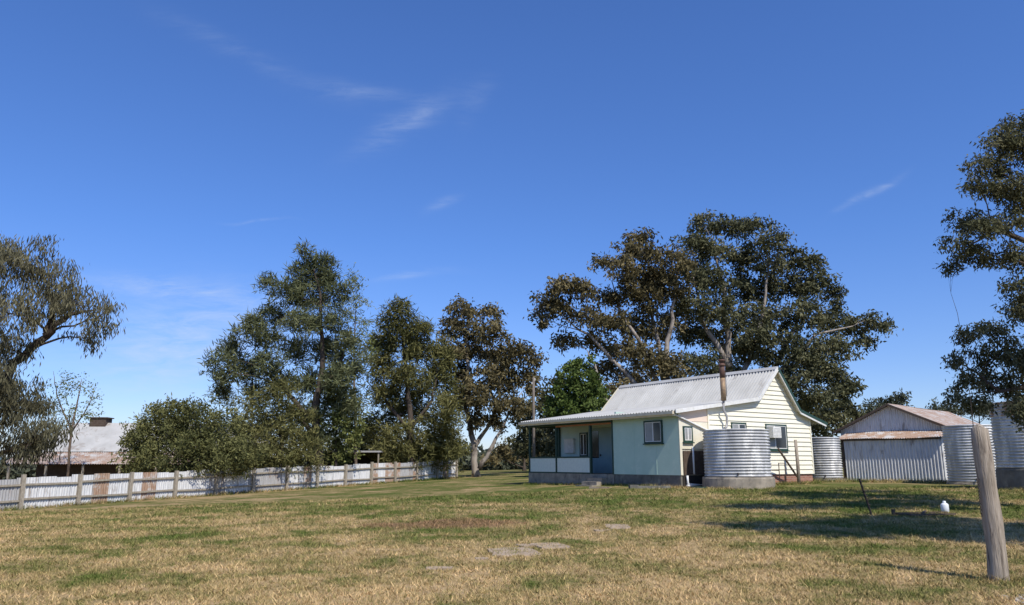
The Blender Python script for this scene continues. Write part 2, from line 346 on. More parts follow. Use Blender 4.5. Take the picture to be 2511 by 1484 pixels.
tree("leafy_shrub",[S([(900,1150),(900,1110),(905,1060)],66)],
     C([(880,1070,36,30),(920,1090,40,34),(870,1110,40,30),(960,1120,50,30),(1080,1125,50,26),(1120,1100,24,24),(850,1090,30,30)],66,0.5),
     L_she2,M_barkd,0.45,42,0.36,0.08,-0.1,k=3.4,shell=0.8,r0=0.14,twigs=3,label="dark understorey shrub beneath the sheoaks",category="bush")
tree("sheoak_tree",[S([(785,1165),(772,1050),(780,950),(792,850),(785,750),(770,660)],53),S([(772,1040),(700,960),(640,900),(570,880)],53),S([(780,960),(830,900),(860,800)],53),S([(772,1090),(740,1020),(700,990)],53)],
     C([(765,650,38,26),(735,690,40,30),(800,680,38,32),(700,725,36,28),(765,735,45,32),(830,715,24,34),(675,775,36,28),(730,790,42,30),(800,790,42,32),(610,800,36,28),(650,830,40,28),(575,850,32,28),(545,905,30,40),(600,905,40,30),(660,895,42,28),(725,860,42,28),(790,860,42,34),(845,850,34,38),(545,965,28,24),(625,965,36,20),(700,940,40,26),(770,940,42,30),(835,930,40,34),(740,1010,36,28),(860,1000,34,38),(800,1010,36,34),(880,900,22,30),(655,700,20,22),(770,1080,40,30),(750,620,20,14),(800,640,20,16)],53,0.9),
     L_she,M_barkd,0.40,44,0.50,0.07,-0.3,k=3.9,shell=0.7,r0=0.34,twigs=4,label="tall blue-green sheoak tree with open layered branches",D=53)
tree("sparse_tree",[S([(875,1150),(870,1000),(868,850),(872,740)],57)],
     C([(870,690,26,30),(885,730,22,30),(860,760,26,30),(890,790,24,28),(900,850,26,30),(870,830,25,30)],57,0.6),
     L_lime,M_barkr,0.4,20,0.3,0.07,0.2,k=2.6,r0=0.14,twigs=16,label="thin yellowish tree with sparse leaves among the sheoaks")
tree("sheoak_tree",[S([(1010,1150),(1003,1000),(992,880),(985,780)],61),S([(1003,1060),(1060,980),(1070,900)],61),S([(1003,1060),(945,980),(935,880)],61)],
     C([(985,760,34,22),(958,795,36,26),(1015,800,38,28),(935,840,34,30),(985,850,44,34),(1040,855,44,34),(1080,880,30,34),(930,900,36,34),(1000,920,50,36),(1070,940,45,40),(940,970,40,40),(1010,1000,50,40),(1090,1010,40,44),(930,1050,44,44),(1010,1070,60,40),(1090,1080,44,40),(1050,1120,60,30),(960,1110,50,34)],61,0.9),
     L_she2,M_barkd,0.45,44,0.55,0.08,0.05,k=4.3,shell=0.7,r0=0.3,twigs=3,label="olive green sheoak tree with dense drooping foliage")
tree("small_leafy_tree",[S([(824,1184),(822,1100),(826,1000),(828,900)],54)],
     C([(830,905,26,34),(812,960,32,32),(848,980,30,34),(830,1030,40,34),(806,1075,32,32),(852,1080,34,36),(828,1120,34,24),(870,1040,24,28)],54,0.6),
     L_lime,M_barkd,0.3,38,0.22,0.11,0.1,k=2.6,r0=0.11,twigs=5,label="slender yellow-green sapling standing against the iron fence")
tree("gum_tree",[S([(1168,1165),(1160,1090),(1142,1000),(1150,900),(1140,800)],67),S([(1160,1100),(1195,1050),(1222,980),(1230,900)],67),S([(1175,1150),(1212,1090),(1240,1030),(1280,960)],66)],
     C([(1125,755,34,20),(1160,765,26,20),(1210,765,20,18),(1105,800,30,24),(1150,810,40,24),(1205,815,36,28),(1110,855,36,28),(1165,865,42,30),(1225,860,38,30),(1275,860,32,26),(1305,890,24,28),(1120,915,40,32),(1185,925,44,32),(1245,925,40,32),(1298,940,26,28),(1120,975,36,30),(1200,985,44,26),(1262,995,34,26),(1225,1035,26,18),(1160,960,30,30),(1240,895,30,24),(1170,1030,30,24)],67,0.9),
     L_gumr,M_barkg,0.50,42,0.38,0.15,0.42,k=4.0,shell=0.7,r0=0.34,twigs=4,label="russet-leaved gum tree with a pale forked trunk at the lawn's end")
tree("gum_tree",[S([(1630,1120),(1632,950),(1634,860),(1650,760),(1660,660)],68),S([(1632,1000),(1580,860),(1520,760),(1500,690)],68),S([(1632,1040),(1520,900),(1440,820),(1380,780)],67),S([(1632,950),(1600,780),(1580,650)],69),S([(1500,1040),(1470,930),(1440,860)],66)],
     C([(1575,580,36,22),(1535,610,34,24),(1598,625,36,28),(1475,645,28,20),(1525,655,38,26),(1575,675,40,28),(1385,700,40,28),(1345,740,34,28),(1425,715,38,24),(1325,785,24,22),(1480,725,36,24),(1535,725,40,30),(1600,730,44,34),(1380,765,36,24),(1440,775,40,24),(1500,790,42,28),(1560,795,44,32),(1625,800,44,40),(1390,835,32,20),(1455,840,38,24),(1520,855,44,28),(1590,870,44,34),(1480,905,38,26),(1550,925,44,32),(1650,700,44,40),(1640,900,36,36),(1500,960,40,24),(1600,960,40,30),(1660,640,36,36),(1680,960,50,40),(1540,690,34,26),(1620,680,40,30)],68,1.0),
     L_gumr,M_barkg,0.52,42,0.40,0.16,0.4,k=3.8,shell=0.7,r0=0.42,twigs=4,label="spreading gum tree with bronze foliage and pale limbs behind the house")
tree("gum_tree",[S([(1790,1120),(1788,950),(1782,820),(1770,700),(1750,600)],72),S([(1788,980),(1850,850),(1880,720),(1880,620)],72),S([(1788,1000),(1920,900),(2000,820),(2090,800)],71),S([(1788,900),(1720,780),(1700,680)],71),S([(1850,1000),(1950,800),(1980,700)],73)],
     C([(1730,550,42,26),(1785,555,40,26),(1845,560,44,26),(1895,590,38,28),(1700,600,40,32),(1760,615,46,32),(1825,625,46,34),(1890,645,44,32),(1945,630,30,24),(1992,645,32,26),(1690,660,44,34),(1750,685,48,34),(1815,700,48,36),(1885,710,48,36),(1950,695,46,34),(2010,700,38,30),(2045,730,26,28),(1690,735,44,36),(1755,760,50,38),(1830,780,50,38),(1905,785,50,38),(1975,770,46,36),(2035,790,40,30),(2100,795,40,26),(2145,790,30,20),(2170,800,16,14),(1700,810,44,38),(1775,840,50,38),(1850,860,50,38),(1925,865,50,38),(1995,850,46,34),(2060,855,40,26),(2115,845,28,18),(1710,890,40,36),(1790,920,46,30),(1890,935,50,32),(1965,925,46,34),(2035,915,42,30),(2080,940,26,22),(1950,985,46,28),(2020,980,44,30),(1720,960,40,40),(1860,820,40,30),(2060,960,36,26),(1990,890,44,34)],72,1.0),
     L_gum,M_barkg,0.54,42,0.42,0.165,0.38,k=3.8,shell=0.7,r0=0.48,twigs=4,label="huge grey-green gum tree with a broad domed crown behind the house")
tree("green_tree",[S([(1425,1130),(1425,1030),(1425,940)],57)],
     C([(1420,895,26,22),(1400,925,32,26),(1440,930,30,26),(1385,965,34,30),(1425,970,40,32),(1460,965,26,30),(1400,1010,44,30),(1455,1010,34,28),(1360,1010,26,30)],57,0.7),
     L_green,M_barkd,0.3,46,0.24,0.14,0.2,k=3,shell=0.8,r0=0.2,twigs=3,label="bright green leafy tree beside the tin roof")
for (cl,D,lm,lab) in (([(1340,965,26,24),(1370,940,22,20),(1345,1000,34,26),(1295,1000,28,20),(1280,1040,26,34),(1320,1050,36,34),(1370,1050,44,34),(1420,1060,44,34),(1290,1090,40,30),(1350,1100,50,30)],82,L_gum,"grey-green trees beyond the house at the paddock edge"),
                  ([(1975,1010,34,24),(2020,1020,40,26),(2070,1000,34,22),(2100,1020,34,22),(2050,1040,44,22),(1990,1050,40,24)],78,L_gum,"low grey-green tree beyond the house and sheds"),
                  ([(2170,985,24,14),(2200,980,24,14),(2150,1000,24,14),(2190,1005,34,14),(2120,1030,30,20)],100,L_far,"distant rounded tree beyond the farm shed"),
                  ([(1220,1105,24,14),(1250,1110,26,16),(1285,1115,30,16),(1200,1125,24,12)],95,L_gumr,"low brown scrub at the far end of the lawn"),
                  ([(2300,1000,24,12),(2340,1005,34,14),(2400,1000,34,14),(2440,1010,34,16)],110,L_far,"distant low trees beyond the farm shed roof")):
    b=cl[len(cl)//2]
    tree("background_tree",[S([(b[0],1130),(b[0],b[1])],D)],C(cl,D,1.0),lm,M_barkd,0.6,38,0.5,0.2,0.3,k=3.4,shell=0.7,r0=0.25,twigs=2,label=lab)
# near right gum
tree("gum_tree",[S([(2700,1250),(2680,950),(2640,700),(2600,500),(2580,380)],21),S([(2640,720),(2540,600),(2440,560),(2380,600)],21),S([(2680,1000),(2560,940),(2450,960),(2370,900)],21),S([(2640,640),(2540,480),(2450,420)],21)],
     C([(2490,300,34,26),(2440,345,34,28),(2500,370,40,30),(2400,400,26,24),(2450,410,38,28),(2390,450,30,26),(2440,470,36,26),(2500,450,40,34),(2370,540,40,30),(2420,560,36,26),(2475,545,40,30),(2345,600,28,26),(2395,620,38,28),(2450,620,36,26),(2330,655,22,18),(2500,640,36,30),(2490,710,36,30),(2500,760,30,24),(2440,800,34,24),(2380,820,28,22),(2470,850,36,28),(2350,880,22,20),(2410,880,34,26),(2370,930,30,24),(2440,930,38,28),(2350,975,28,18),(2400,985,34,18),(2490,970,40,28),(2560,350,60,60),(2580,480,60,60),(2590,620,60,60),(2560,760,50,50),(2570,900,60,60),(2540,1010,50,30),(2650,420,80,80),(2670,620,80,80),(2660,820,80,80),(2490,500,40,30),(2500,890,40,30),(2470,340,30,26)],21,1.1,grow=1.15),
     L_gum,M_barkd,0.19,46,0.14,0.045,0.45,k=3.8,shell=0.7,r0=0.2,twigs=6,brk=0.8,label="tall gum tree with dark drooping leaves over the water tanks")
# tall gum whose shade falls over the lawn
tc_=[(10.9,8.9,12.4,1.2,0.8,0.6),(12.2,8.7,12.2,1.5,1.5,0.8),(13.8,8.4,12.2,1.7,2.1,0.9),(15.5,8.2,12.0,1.8,2.3,1.0),(17.2,8.2,11.5,1.9,2.3,1.1),(15,7,13.4,1.7,1.8,1.1),(17,6.5,13.6,1.7,1.9,1.3),(19,8,12.2,1.8,2.2,1.4),(13.4,10.0,12.0,1.3,0.8,0.5),(15,10.5,12.3,1.8,1.2,0.7),(12.6,7.6,12.8,1.3,1.0,0.6),(14,12.5,14.5,1.7,0.8,0.7),(17,13,14.5,2.0,1.2,0.9)]
tree("gum_tree",[[(18.5,8,0),(18.2,8,4),(17.8,8,8),(17,8,11.5)],[(17.8,8,8.2),(15,8.3,10.5),(12,8.8,12)]],tc_,L_gum,M_barkd,0.38,45,0.28,0.12,0.3,k=5.0,shell=0.3,r0=0.32,twigs=3,label="tall gum tree standing beside the lawn, its shade across the grass")

# woodland & hills
cl=[]
for i in range(200):
    x=-120+280*random.random(); y=random.uniform(112,150); hgt=random.uniform(2.0,4.6)*(0.6 if x<-20 else 1)
    cl.append((x,y,G(x,y)+hgt*0.5,random.uniform(3,6),random.uniform(2,3),hgt*0.55))
V=[];T=[]
for (x,y,z,rx,ry,rz) in cl:
    n=45; d=rng.normal(0,1,(n,3)); d/=np.linalg.norm(d,axis=1)[:,None]
    cen=np.array([x,y,z])+d*rng.uniform(0.5,1.1,n)[:,None]*np.array([rx,ry,rz])
    v,t=leaves(cen,0.8,12,0.9,0.5,0.1,np.clip(0.5+rng.normal(0,.2,n),0,1)); V.append(v);T.append(t)
fastmesh("distant_woodland",np.concatenate(V),4,L_far,tint=np.concatenate(T),kind="stuff",label="low line of grey-green scrub beyond the paddocks",category="woodland")
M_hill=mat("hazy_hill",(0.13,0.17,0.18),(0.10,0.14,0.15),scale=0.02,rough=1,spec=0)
hb=MB(); N=120; xs=np.linspace(-1600,1600,N)
for i in range(N-1):
    def hz(x): return 8+7*math.sin(x*0.006+1)+4*math.sin(x*0.017)+2*math.sin(x*0.05)
    a,b=xs[i],xs[i+1]
    hb.quad((a,700,-5),(b,700,-5),(b,900,max(2,hz(b))),(a,900,max(2,hz(a))))
obj("hills",hb,M_hill,smooth=True,kind="structure",label="low hazy blue hills on the horizon")

# ------------------------------------------------------------------ ground & grass
gx=np.unique(np.concatenate([np.linspace(-2500,-120,14),np.linspace(-120,-46,20),np.arange(-46,47,1.0),np.linspace(47,120,20),np.linspace(120,2500,14)]))
gy=np.unique(np.concatenate([np.linspace(-300,-10,10),np.arange(-10,90,1.0),np.linspace(90,200,20),np.linspace(200,4000,16)]))
XX,YY=np.meshgrid(gx,gy); ZZ=gh(XX,YY)
mbg=MB(); mbg.v=[tuple(p) for p in np.stack([XX.ravel(),YY.ravel(),ZZ.ravel()],1)]
nx=len(gx)
for j in range(len(gy)-1):
    for i in range(nx-1):
        q=j*nx+i; mbg.f.append((q,q+1,q+nx+1,q+nx)); mbg.m.append(0)
obj("ground",mbg,M_ground,smooth=True,kind="structure",label="patchy mown lawn of dry straw and green grass")
fz0=Vector((-22.6,36,0)); fz1=Vector((-4.7,65,0)); nsp=13; step=(fz1-fz0)/nsp
N=320000
yy=7.5*(33/7.5)**rng.uniform(0,1,N); xx=rng.uniform(-0.78,0.78,N)*yy
tc=N//16; ci=rng.integers(0,tc,N); half=int(N*0.6)
yy[tc:half]=yy[ci[tc:half]]+rng.normal(0,0.045,half-tc); xx[tc:half]=xx[ci[tc:half]]+rng.normal(0,0.045,half-tc)
sc=0.75+yy/24; h=rng.uniform(0.012,0.045,N)*sc; h[:half]*=1.25
h*=np.where(rng.random(N)<0.04,1.6,1)
# longer unmown grass along fence, plinths, tanks and post
def line(p,q,n,sp,h0,h1):
    t=rng.random(n); x=p[0]+(q[0]-p[0])*t+rng.normal(0,sp,n); y=p[1]+(q[1]-p[1])*t+rng.normal(0,sp,n)
    return x,y,rng.uniform(h0,h1,n)*(0.5+0.7*np.abs(np.sin(t*37+np.sin(t*91)*2)))
ex=[line((-29.4,25),(-4.3,65.6),16000,0.16,0.06,0.26),line((7.5,33.6),(0.7,43.4),3000,0.12,0.04,0.16),line((10.5,35.0),(15.3,38.6),2500,0.15,0.05,0.2),line((15.5,42),(24,36),3500,0.4,0.05,0.25),line((6.5,10.8),(6.8,11.0),500,0.13,0.03,0.12),line((8.1,32.1),(11.3,32.6),1500,0.2,0.04,0.14),line((19,29.4),(22,29),1500,0.3,0.05,0.2)]
xx=np.concatenate([xx]+[a[0] for a in ex]); yy=np.concatenate([yy]+[a[1] for a in ex]); h=np.concatenate([h]+[a[2] for a in ex])
N=len(xx); zz=gh(xx,yy); sc=0.75+yy/24; w=rng.uniform(0.003,0.008,N)*sc
th=rng.uniform(0,2*np.pi,N); lean=rng.normal(0,0.8,(N,2))*h[:,None]
P0=np.stack([xx-np.cos(th)*w,yy-np.sin(th)*w,zz-0.003],1); P1=np.stack([xx+np.cos(th)*w,yy+np.sin(th)*w,zz-0.003],1)
P2=np.stack([xx+lean[:,0],yy+lean[:,1],zz+h],1)
fastmesh("grass",np.stack([P0,P1,P2],1).reshape(-1,3),3,M_blade,tint=np.clip(rng.normal(0.45,0.25,N),0,1),kind="stuff",label="short dry and green grass blades over the lawn",category="grass")

# ------------------------------------------------------------------ iron fence
froot=empty("fence",(fz0.x,fz0.y,G(fz0.x,fz0.y)),label="long low fence of weathered corrugated iron sheets on timber posts",category="fence")
fo=tuple(froot.location)
side=Vector((step.y,-step.x,0)).normalized()  # lawn side
fpts=[fz0+step*i for i in range(-3,nsp+1)]
for i,p in enumerate(fpts):
    z=G(p.x,p.y); mb=MB(); q=p+side*0.09
    hp=1.52+random.uniform(-0.05,0.06)
    t=Vector((random.uniform(-.03,.03),random.uniform(-.03,.03),0))
    mb.beam((q.x,q.y,z-0.2),(q.x+t.x,q.y+t.y,z+hp),0.17,0.15,0,up=side)
    obj("fence_post",mb,M_woodf,parent=froot,origin=fo)
for i in range(len(fpts)-1):
    a=fpts[i];b=fpts[i+1]; L=(b-a).length; d=(b-a)/L
    mb=MB(); x=0.0; 
    while x<L-0.01:
        wv=min(random.choice([0.7,0.76,0.82]),L-x); 
        if L-x-wv<0.2: wv=L-x
        p=a+d*x; p2=a+d*(x+wv); z=G(p.x,p.y); z2=G(p2.x,p2.y); hh=1.42+random.uniform(-0.06,0.07)
        mi=random.choices([0,1,2],[0.72,0.25,0.03])[0]
        if i==4 and 0.2<x<1.2: mi=2
        if i>=12: mi=random.choices([0,1,2],[0.4,0.3,0.3])[0]
        off=side*random.uniform(-0.008,0.008)
        mb.corr((p.x+off.x,p.y+off.y,z-0.05),(p2-p)+Vector((0,0,z2-z)),(0,0,hh+0.05),pitch=0.125,amp=0.024,seg=6,mi=mi)
        x+=wv
    obj("iron_sheet",mb,[M_galv,M_galvd,M_rusty],parent=froot,smooth=True,origin=fo)
    for hz_ in (0.42,1.12):
        mb=MB(); za=G(a.x,a.y)+hz_+random.uniform(-.04,.04); zb=G(b.x,b.y)+hz_+random.uniform(-.05,.05)
        o2=side*0.06; mb.beam((a.x+o2.x,a.y+o2.y,za),(b.x+o2.x,b.y+o2.y,zb),0.08,0.085)
        obj("rail",mb,M_woodf,parent=froot,origin=fo)
# ------------------------------------------------------------------ house
HZ=0.5; house=empty("house",(7.38,34,HZ),math.atan2(-0.831,0.556),label="old weatherboard cottage with mint verandah and corrugated iron roof",category="house")
ho=(0,0,HZ)
def top(y):
    if y<5.26: return 3.84+(y+0.45)*0.140
    if y<6.83: return 4.64+(y-5.26)*1.013
    if y<8.37: return 6.23-(y-6.83)*1.325
    return 4.19-(y-8.37)*0.287
def hobj(name,mb,m,parent=house,smooth=False,**kw): return obj(name,mb,m,parent=parent,smooth=smooth,origin=ho,**kw)
def FB(mb,a0,a1,z0,z1,o0,o1,mi=0,y=0): mb.box(-a1,-a0,y-o1,y-o0,z0,z1,mi)      # front-facing box
def GB(mb,a0,a1,z0,z1,o0,o1,mi=0): mb.box(o0,o1,a0,a1,z0,z1,mi)                # gable-facing box
mb=MB(); mb.box(-11.6,-4.40,0.0,2.2,0.0,1.05); hobj("verandah_floor",mb,M_conc)
mb=MB(); mb.box(-4.37,-0.03,0.02,0.3,0.1,1.06); hobj("concrete_foundation",mb,M_concd)
mb=MB(); mb.box(-0.30,-0.03,1.9,9.38,0.0,1.07); hobj("brick_foundation",mb,M_brick,label="low red brick base under the cream weatherboards")
mb=MB(); mb.box(-4.38,0.0,0.0,0.12,1.062,3.80); mb.box(-4.38,-4.26,0.12,2.2,1.05,4.05)
for a in (1.46,2.9): mb.box(-a-0.02,-a+0.02,-0.008,0.0,1.07,3.78)
hobj("front_wall",mb,M_blue,label="mint blue sheeted front wall")
mb=MB(); mb.box(-11.6,-4.38,2.2,2.32,1.055,4.1); hobj("verandah_wall",mb,M_bluew)
mb=MB(); mb.poly([(-0.04,y,top(y)-0.05) for y in (9.4,8.37,6.83,5.26,0.12)]+[(-0.04,0.12,1.05),(-0.04,9.4,1.05)])
def yr(z):
    lo=1.88
    if z>top(1.88)-0.05:
        ys=np.linspace(1.88,6.83,200); lo=next((y for y in ys if top(y)-0.05>=z),6.83)
    ys=np.linspace(9.4,6.83,200); hi=next((y for y in ys if top(y)-0.05>=z),6.83)
    return lo,hi
z=1.06
while z<6.15:
    z1=min(z+0.225,6.17); a0,b0=yr(z); a1,b1=yr(z1)
    if b0-a0<0.05: break
    mb.quad((0.05,a0,z),(0.05,b0,z),(0.004,b1,z1),(0.004,a1,z1)); mb.quad((-0.02,a0,z),(-0.02,b0,z),(0.05,b0,z),(0.05,a0,z))
    z=z1
mb.box(0.0,0.06,1.84,1.92,1.06,top(1.88)-0.06)
mb.box(-0.02,0.06,9.36,9.44,1.06,top(9.4)-0.06)
hobj("weatherboard_wall",mb,M_cream,label="cream painted weatherboard gable wall")
mb=MB(); mb.box(-0.02,0.012,0.125,1.84,2.2,3.45); mb.box(-0.02,0.012,1.5,1.84,1.07,2.2); mb.box(-0.035,0.02,0.0,0.13,1.07,3.78)
hobj("side_sheet",mb,M_creamf)
mb=MB(); mb.poly([(0.01,0.13,3.46),(0.01,1.84,3.46),(0.01,1.84,top(1.84)-0.08),(0.01,0.13,top(0.13)-0.08)]); mb.box(0.0,0.03,0.13,1.84,3.42,3.47)
hobj("side_sheet",mb,M_pink,label="faded pink sheet under the verandah roof edge")
mb=MB(); mb.poly([(-11.58,y,top(y)-0.05) for y in (2.3,5.26,6.83,8.37,9.4)]+[(-11.58,9.4,0.3),(-11.58,2.3,0.3)]); mb.box(-11.58,-0.05,9.28,9.4,0.3,3.85)
hobj("rear_wall",mb,M_creamf)
def roofsheet(name,y0,y1,x0,x1,m,lift=0.0,**kw):
    mb=MB(); mb.corr((x0,y0,top(y0)+lift if y0>-0.44 else 3.84),(x1-x0,0,0),(0,y1-y0,top(y1-1e-6)-(top(y0) if y0>-0.44 else 3.84)),pitch=0.19,amp=0.045,seg=8,rows=5,sag=0.006); return hobj(name,mb,m,smooth=True,**kw)
roofsheet("verandah_roof",-0.45,5.26,-11.75,0.28,M_roof,label="low sloping corrugated iron verandah roof")
r_=roofsheet("main_roof",5.26,6.83,-11.35,0.28,M_roof,label="corrugated iron main roof with a flue beside it")
roofsheet("main_roof",6.83,8.37,-11.35,0.28,M_roof)
roofsheet("rear_roof",8.37,10.5,-11.35,0.28,M_roof)
mb=MB()
for (ya,za,yb,zb) in ((6.83,6.30,6.65,6.13),(6.83,6.30,7.0,6.08)): mb.quad((-11.38,ya,za),(0.31,ya,za),(0.31,yb,zb),(-11.38,yb,zb))
hobj("ridge_cap",mb,M_roof)
mb=MB(); mb.box(-11.8,0.2,-0.56,-0.46,3.70,3.83); mb.box(-11.75,0.2,-0.45,-0.42,3.62,3.78); hobj("gutter",mb,M_fascia)
mb=MB()
for (y0,y1) in ((-0.45,5.26),(5.26,6.83)):
    mb.beam((0.29,y0,(top(y0) if y0>0 else 3.84)-0.03),(0.29,y1,top(y1-1e-5)-0.03),0.05,0.17)
hobj("barge_board",mb,M_white)
mb=MB()
for (y0,y1) in ((6.83,8.37),(8.37,10.5)): mb.beam((0.29,y0,top(y0)-0.03),(0.29,y1,top(y1-1e-5)-0.03),0.05,0.15)
hobj("barge_board",mb,M_dgreen,label="dark painted barge board on the rear slope")
mb=MB()
for (y0,y1) in ((6.9,8.40),(8.40,10.4)): mb.beam((0.285,y0,top(y0)-0.15),(0.285,y1,top(y1-1e-5)-0.15),0.05,0.09)
hobj("barge_board",mb,M_white)
mb=MB(); mb.quad((-11.7,-0.42,3.68),(-11.7,2.2,4.03),(-4.38,2.2,4.03),(-4.38,-0.42,3.68)); hobj("verandah_ceiling",mb,M_fascia)
mb=MB()
for (y0,y1) in ((-0.4,5.26),(5.26,6.83),(6.83,8.37),(8.37,10.4)):
    z0=(top(y0)) ; mb.quad((0,y0,z0-0.07),(0.27,y0,z0-0.07),(0.27,y1,top(y1-1e-5)-0.07),(0,y1,top(y1-1e-5)-0.07))
hobj("eave_lining",mb,M_fascia)
for a in (11.52,9.03,6.17):
    mb=MB(); FB(mb,a-0.055,a+0.055,1.05,3.55,-0.11,0.0); hobj("verandah_post",mb,M_dgreen)
mb=MB(); mb.box(-11.58,-11.47,2.08,2.19,1.05,3.6); hobj("verandah_post",mb,M_dgreen)
mb=MB(); FB(mb,4.38,4.48,1.05,3.6,-0.1,0.012); hobj("verandah_post",mb,M_dgreen)
mb=MB(); FB(mb,4.48,11.6,3.55,3.66,-0.1,0.02); mb.box(-11.6,-11.5,0.11,2.2,3.55,3.66); hobj("verandah_beam",mb,M_dgreen)
mb=MB(); mb.box(-9.0,-4.5,-0.03,0.0,3.46,3.545); mb.box(-11.4,-4.5,1.1,1.2,3.66,3.82); mb.box(-11.4,-4.5,2.1,2.195,3.68,3.95); hobj("rafter_beam",mb,M_orange)
for (a0,a1) in ((9.1,11.44),(6.24,8.95)):
    mb=MB(); FB(mb,a0,a1,1.12,1.84,-0.06,-0.02); hobj("verandah_panel",mb,M_panel)
    mb=MB(); FB(mb,a0,a1,1.845,1.92,-0.1,0.0); FB(mb,a0,a1,1.052,1.115,-0.08,-0.01); hobj("handrail",mb,M_dgreen)
mb=MB(); mb.box(-11.56,-11.52,0.14,2.06,1.12,1.84); hobj("verandah_panel",mb,M_panel)
mb=MB(); mb.box(-11.58,-11.50,0.12,2.06,1.845,1.92); hobj("handrail",mb,M_dgreen)
mb=MB(); FB(mb,4.9,6.05,0.1,0.88,0.0,0.34); FB(mb,4.9,6.05,0.1,0.70,0.34,0.68); FB(mb,4.85,6.1,0.1,0.53,0.68,1.02); hobj("steps",mb,M_conc,label="rough concrete steps up to the verandah")
def window(face,a0,a1,z0,z1,split=0.5,fr=0.07,left=M_glass,right=M_glass,y=0,label=None):
    B=FB if face=='f' else GB
    kw={'y':y} if face=='f' else {}
    mb=MB(); o=0.075
    B(mb,a0,a1,z1-fr,z1,0.0,o,0,**kw); B(mb,a0,a1,z0,z0+fr,0.0,o,0,**kw); B(mb,a0,a0+fr,z0+fr,z1-fr,0.0,o,0,**kw); B(mb,a1-fr,a1,z0+fr,z1-fr,0.0,o,0,**kw)
    B(mb,a0-0.04,a1+0.04,z0-0.05,z0-0.002,0.0,0.12,0,**kw)
    w=hobj("window",mb,M_dgreen,label=label)
    am=a0+(a1-a0)*split
    mb=MB(); s=0.035
    for (p,q) in ((a0+fr,am),(am,a1-fr)):
        B(mb,p,p+s,z0+fr,z1-fr,0.032,0.066,0,**kw); B(mb,q-s,q,z0+fr,z1-fr,0.032,0.066,0,**kw)
        B(mb,p+s,q-s,z0+fr,z0+fr+s,0.032,0.066,0,**kw); B(mb,p+s,q-s,z1-fr-s,z1-fr,0.032,0.066,0,**kw)
    obj("sash",mb,M_white,parent=w,origin=ho)
    for (p,q,m) in ((a0+fr+s,am-s,left),(am+s,a1-fr-s,right)):
        mb=MB(); B(mb,p,q,z0+fr+s,z1-fr-s,0.03,0.055,0,**kw); obj("glass_pane",mb,m,parent=w,origin=ho)
    for c in w.children: c.location=(0,0,HZ)
    return w
window('f',0.98,2.15,2.47,3.50,left=M_glass,right=M_curtain,label="dark green framed sliding window with a curtain")
window('g',0.22,0.80,2.50,3.20,left=M_curtain,right=M_curtain)
window('g',3.40,4.46,2.42,3.46,left=M_curtain,right=M_glass)
window('g',5.86,7.47,2.20,3.45,split=0.42,left=M_curtain,right=M_glass,label="wide dark window with an air conditioner in one corner")
window('f',8.98,9.65,1.95,3.25,y=2.2)
for o_ in list(COL.objects):
    if o_.name.startswith(("sash","glass_pane")): o_.location=(0,0,0)
mb=MB(); GB(mb,5.95,6.55,2.78,3.3,0.05,0.42); 
for i in range(7): GB(mb,6.0,6.5,2.83+i*0.065,2.85+i*0.065,0.42,0.435,0)
hobj("air_conditioner",mb,M_white)
mb=MB(); FB(mb,6.95,8.85,1.06,3.45,0.002,0.06,0,y=2.2); d_=hobj("door",mb,M_bluedoor)
mb=MB(); FB(mb,8.0,8.7,1.85,3.3,0.062,0.08,0,y=2.2); obj("glass_pane",mb,M_glass,parent=d_,origin=ho)
mb=MB(); FB(mb,7.82,7.88,1.95,2.05,0.062,0.12,0,y=2.2); obj("handle",mb,M_iron,parent=d_,origin=ho)
mb=MB(); FB(mb,10.1,10.95,2.15,2.9,0.002,0.16,0,y=2.2); FB(mb,10.1,10.95,2.9,2.94,0.0,0.2,0,y=2.2); hobj("meter_box",mb,M_white)
mb=MB(); GB(mb,0.2,1.48,1.08,2.12,-0.02,0.02); 
for i in range(5): GB(mb,0.22+i*0.25,0.24+i*0.25,1.08,2.12,0.02,0.03)
hobj("timber_hatch",mb,M_wooddk,label="dark weathered timber boards in the side wall")
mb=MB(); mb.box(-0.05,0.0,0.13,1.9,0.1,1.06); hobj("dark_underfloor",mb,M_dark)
mb=MB(); mb.tube([(0.10,0.30,1.05),(0.10,0.30,0.72),(0.16,0.5,0.66),(0.16,1.2,0.62)],[0.05]*4,10); mb.tube([(0.08,0.75,2.3),(0.08,0.75,1.1)],[0.04]*2,8); mb.tube([(0.14,0.2,0.62),(0.14,0.9,0.62)],[0.05]*2,8)
hobj("waste_pipe",mb,M_plastic,smooth=True)
mb=MB(); mb.tube([(0.1,-0.45,3.72),(0.08,0.3,3.5),(0.08,1.7,3.05),(0.3,2.4,2.98),(1.0,3.0,2.98)],[0.045]*5,8); hobj("downpipe",mb,M_white,smooth=True)
mb=MB(); mb.tube([(0.32,2.62,3.15),(0.32,2.75,3.2),(0.32,2.82,3.42),(0.32,2.82,3.7),(0.32,2.62,4.0),(0.36,2.62,4.46)],[0.055]*6,10); hobj("flue_pipe",mb,M_galvd,smooth=True)
mb=MB(); mb.tube([(0.37,2.62,4.4),(0.37,2.62,5.45)],[0.12,0.12],16); f_=hobj("flue",mb,M_brass,smooth=True,label="tall tarnished metal flue")
mb=MB(); mb.tube([(0.37,2.62,5.45),(0.37,2.62,6.12)],[0.125,0.125],16); mb.tube([(0.37,2.62,6.0),(0.37,2.62,6.1)],[0.16,0.16],16); mb.tube([(0.37,2.62,6.12),(0.37,2.62,6.22),(0.37,2.62,6.24)],[0.10,0.10,0.10],16); mb.tube([(0.37,2.62,6.24),(0.37,2.62,6.30)],[0.18,0.15],16)
obj("flue_cap",mb,M_flue,parent=f_,smooth=True,origin=ho)
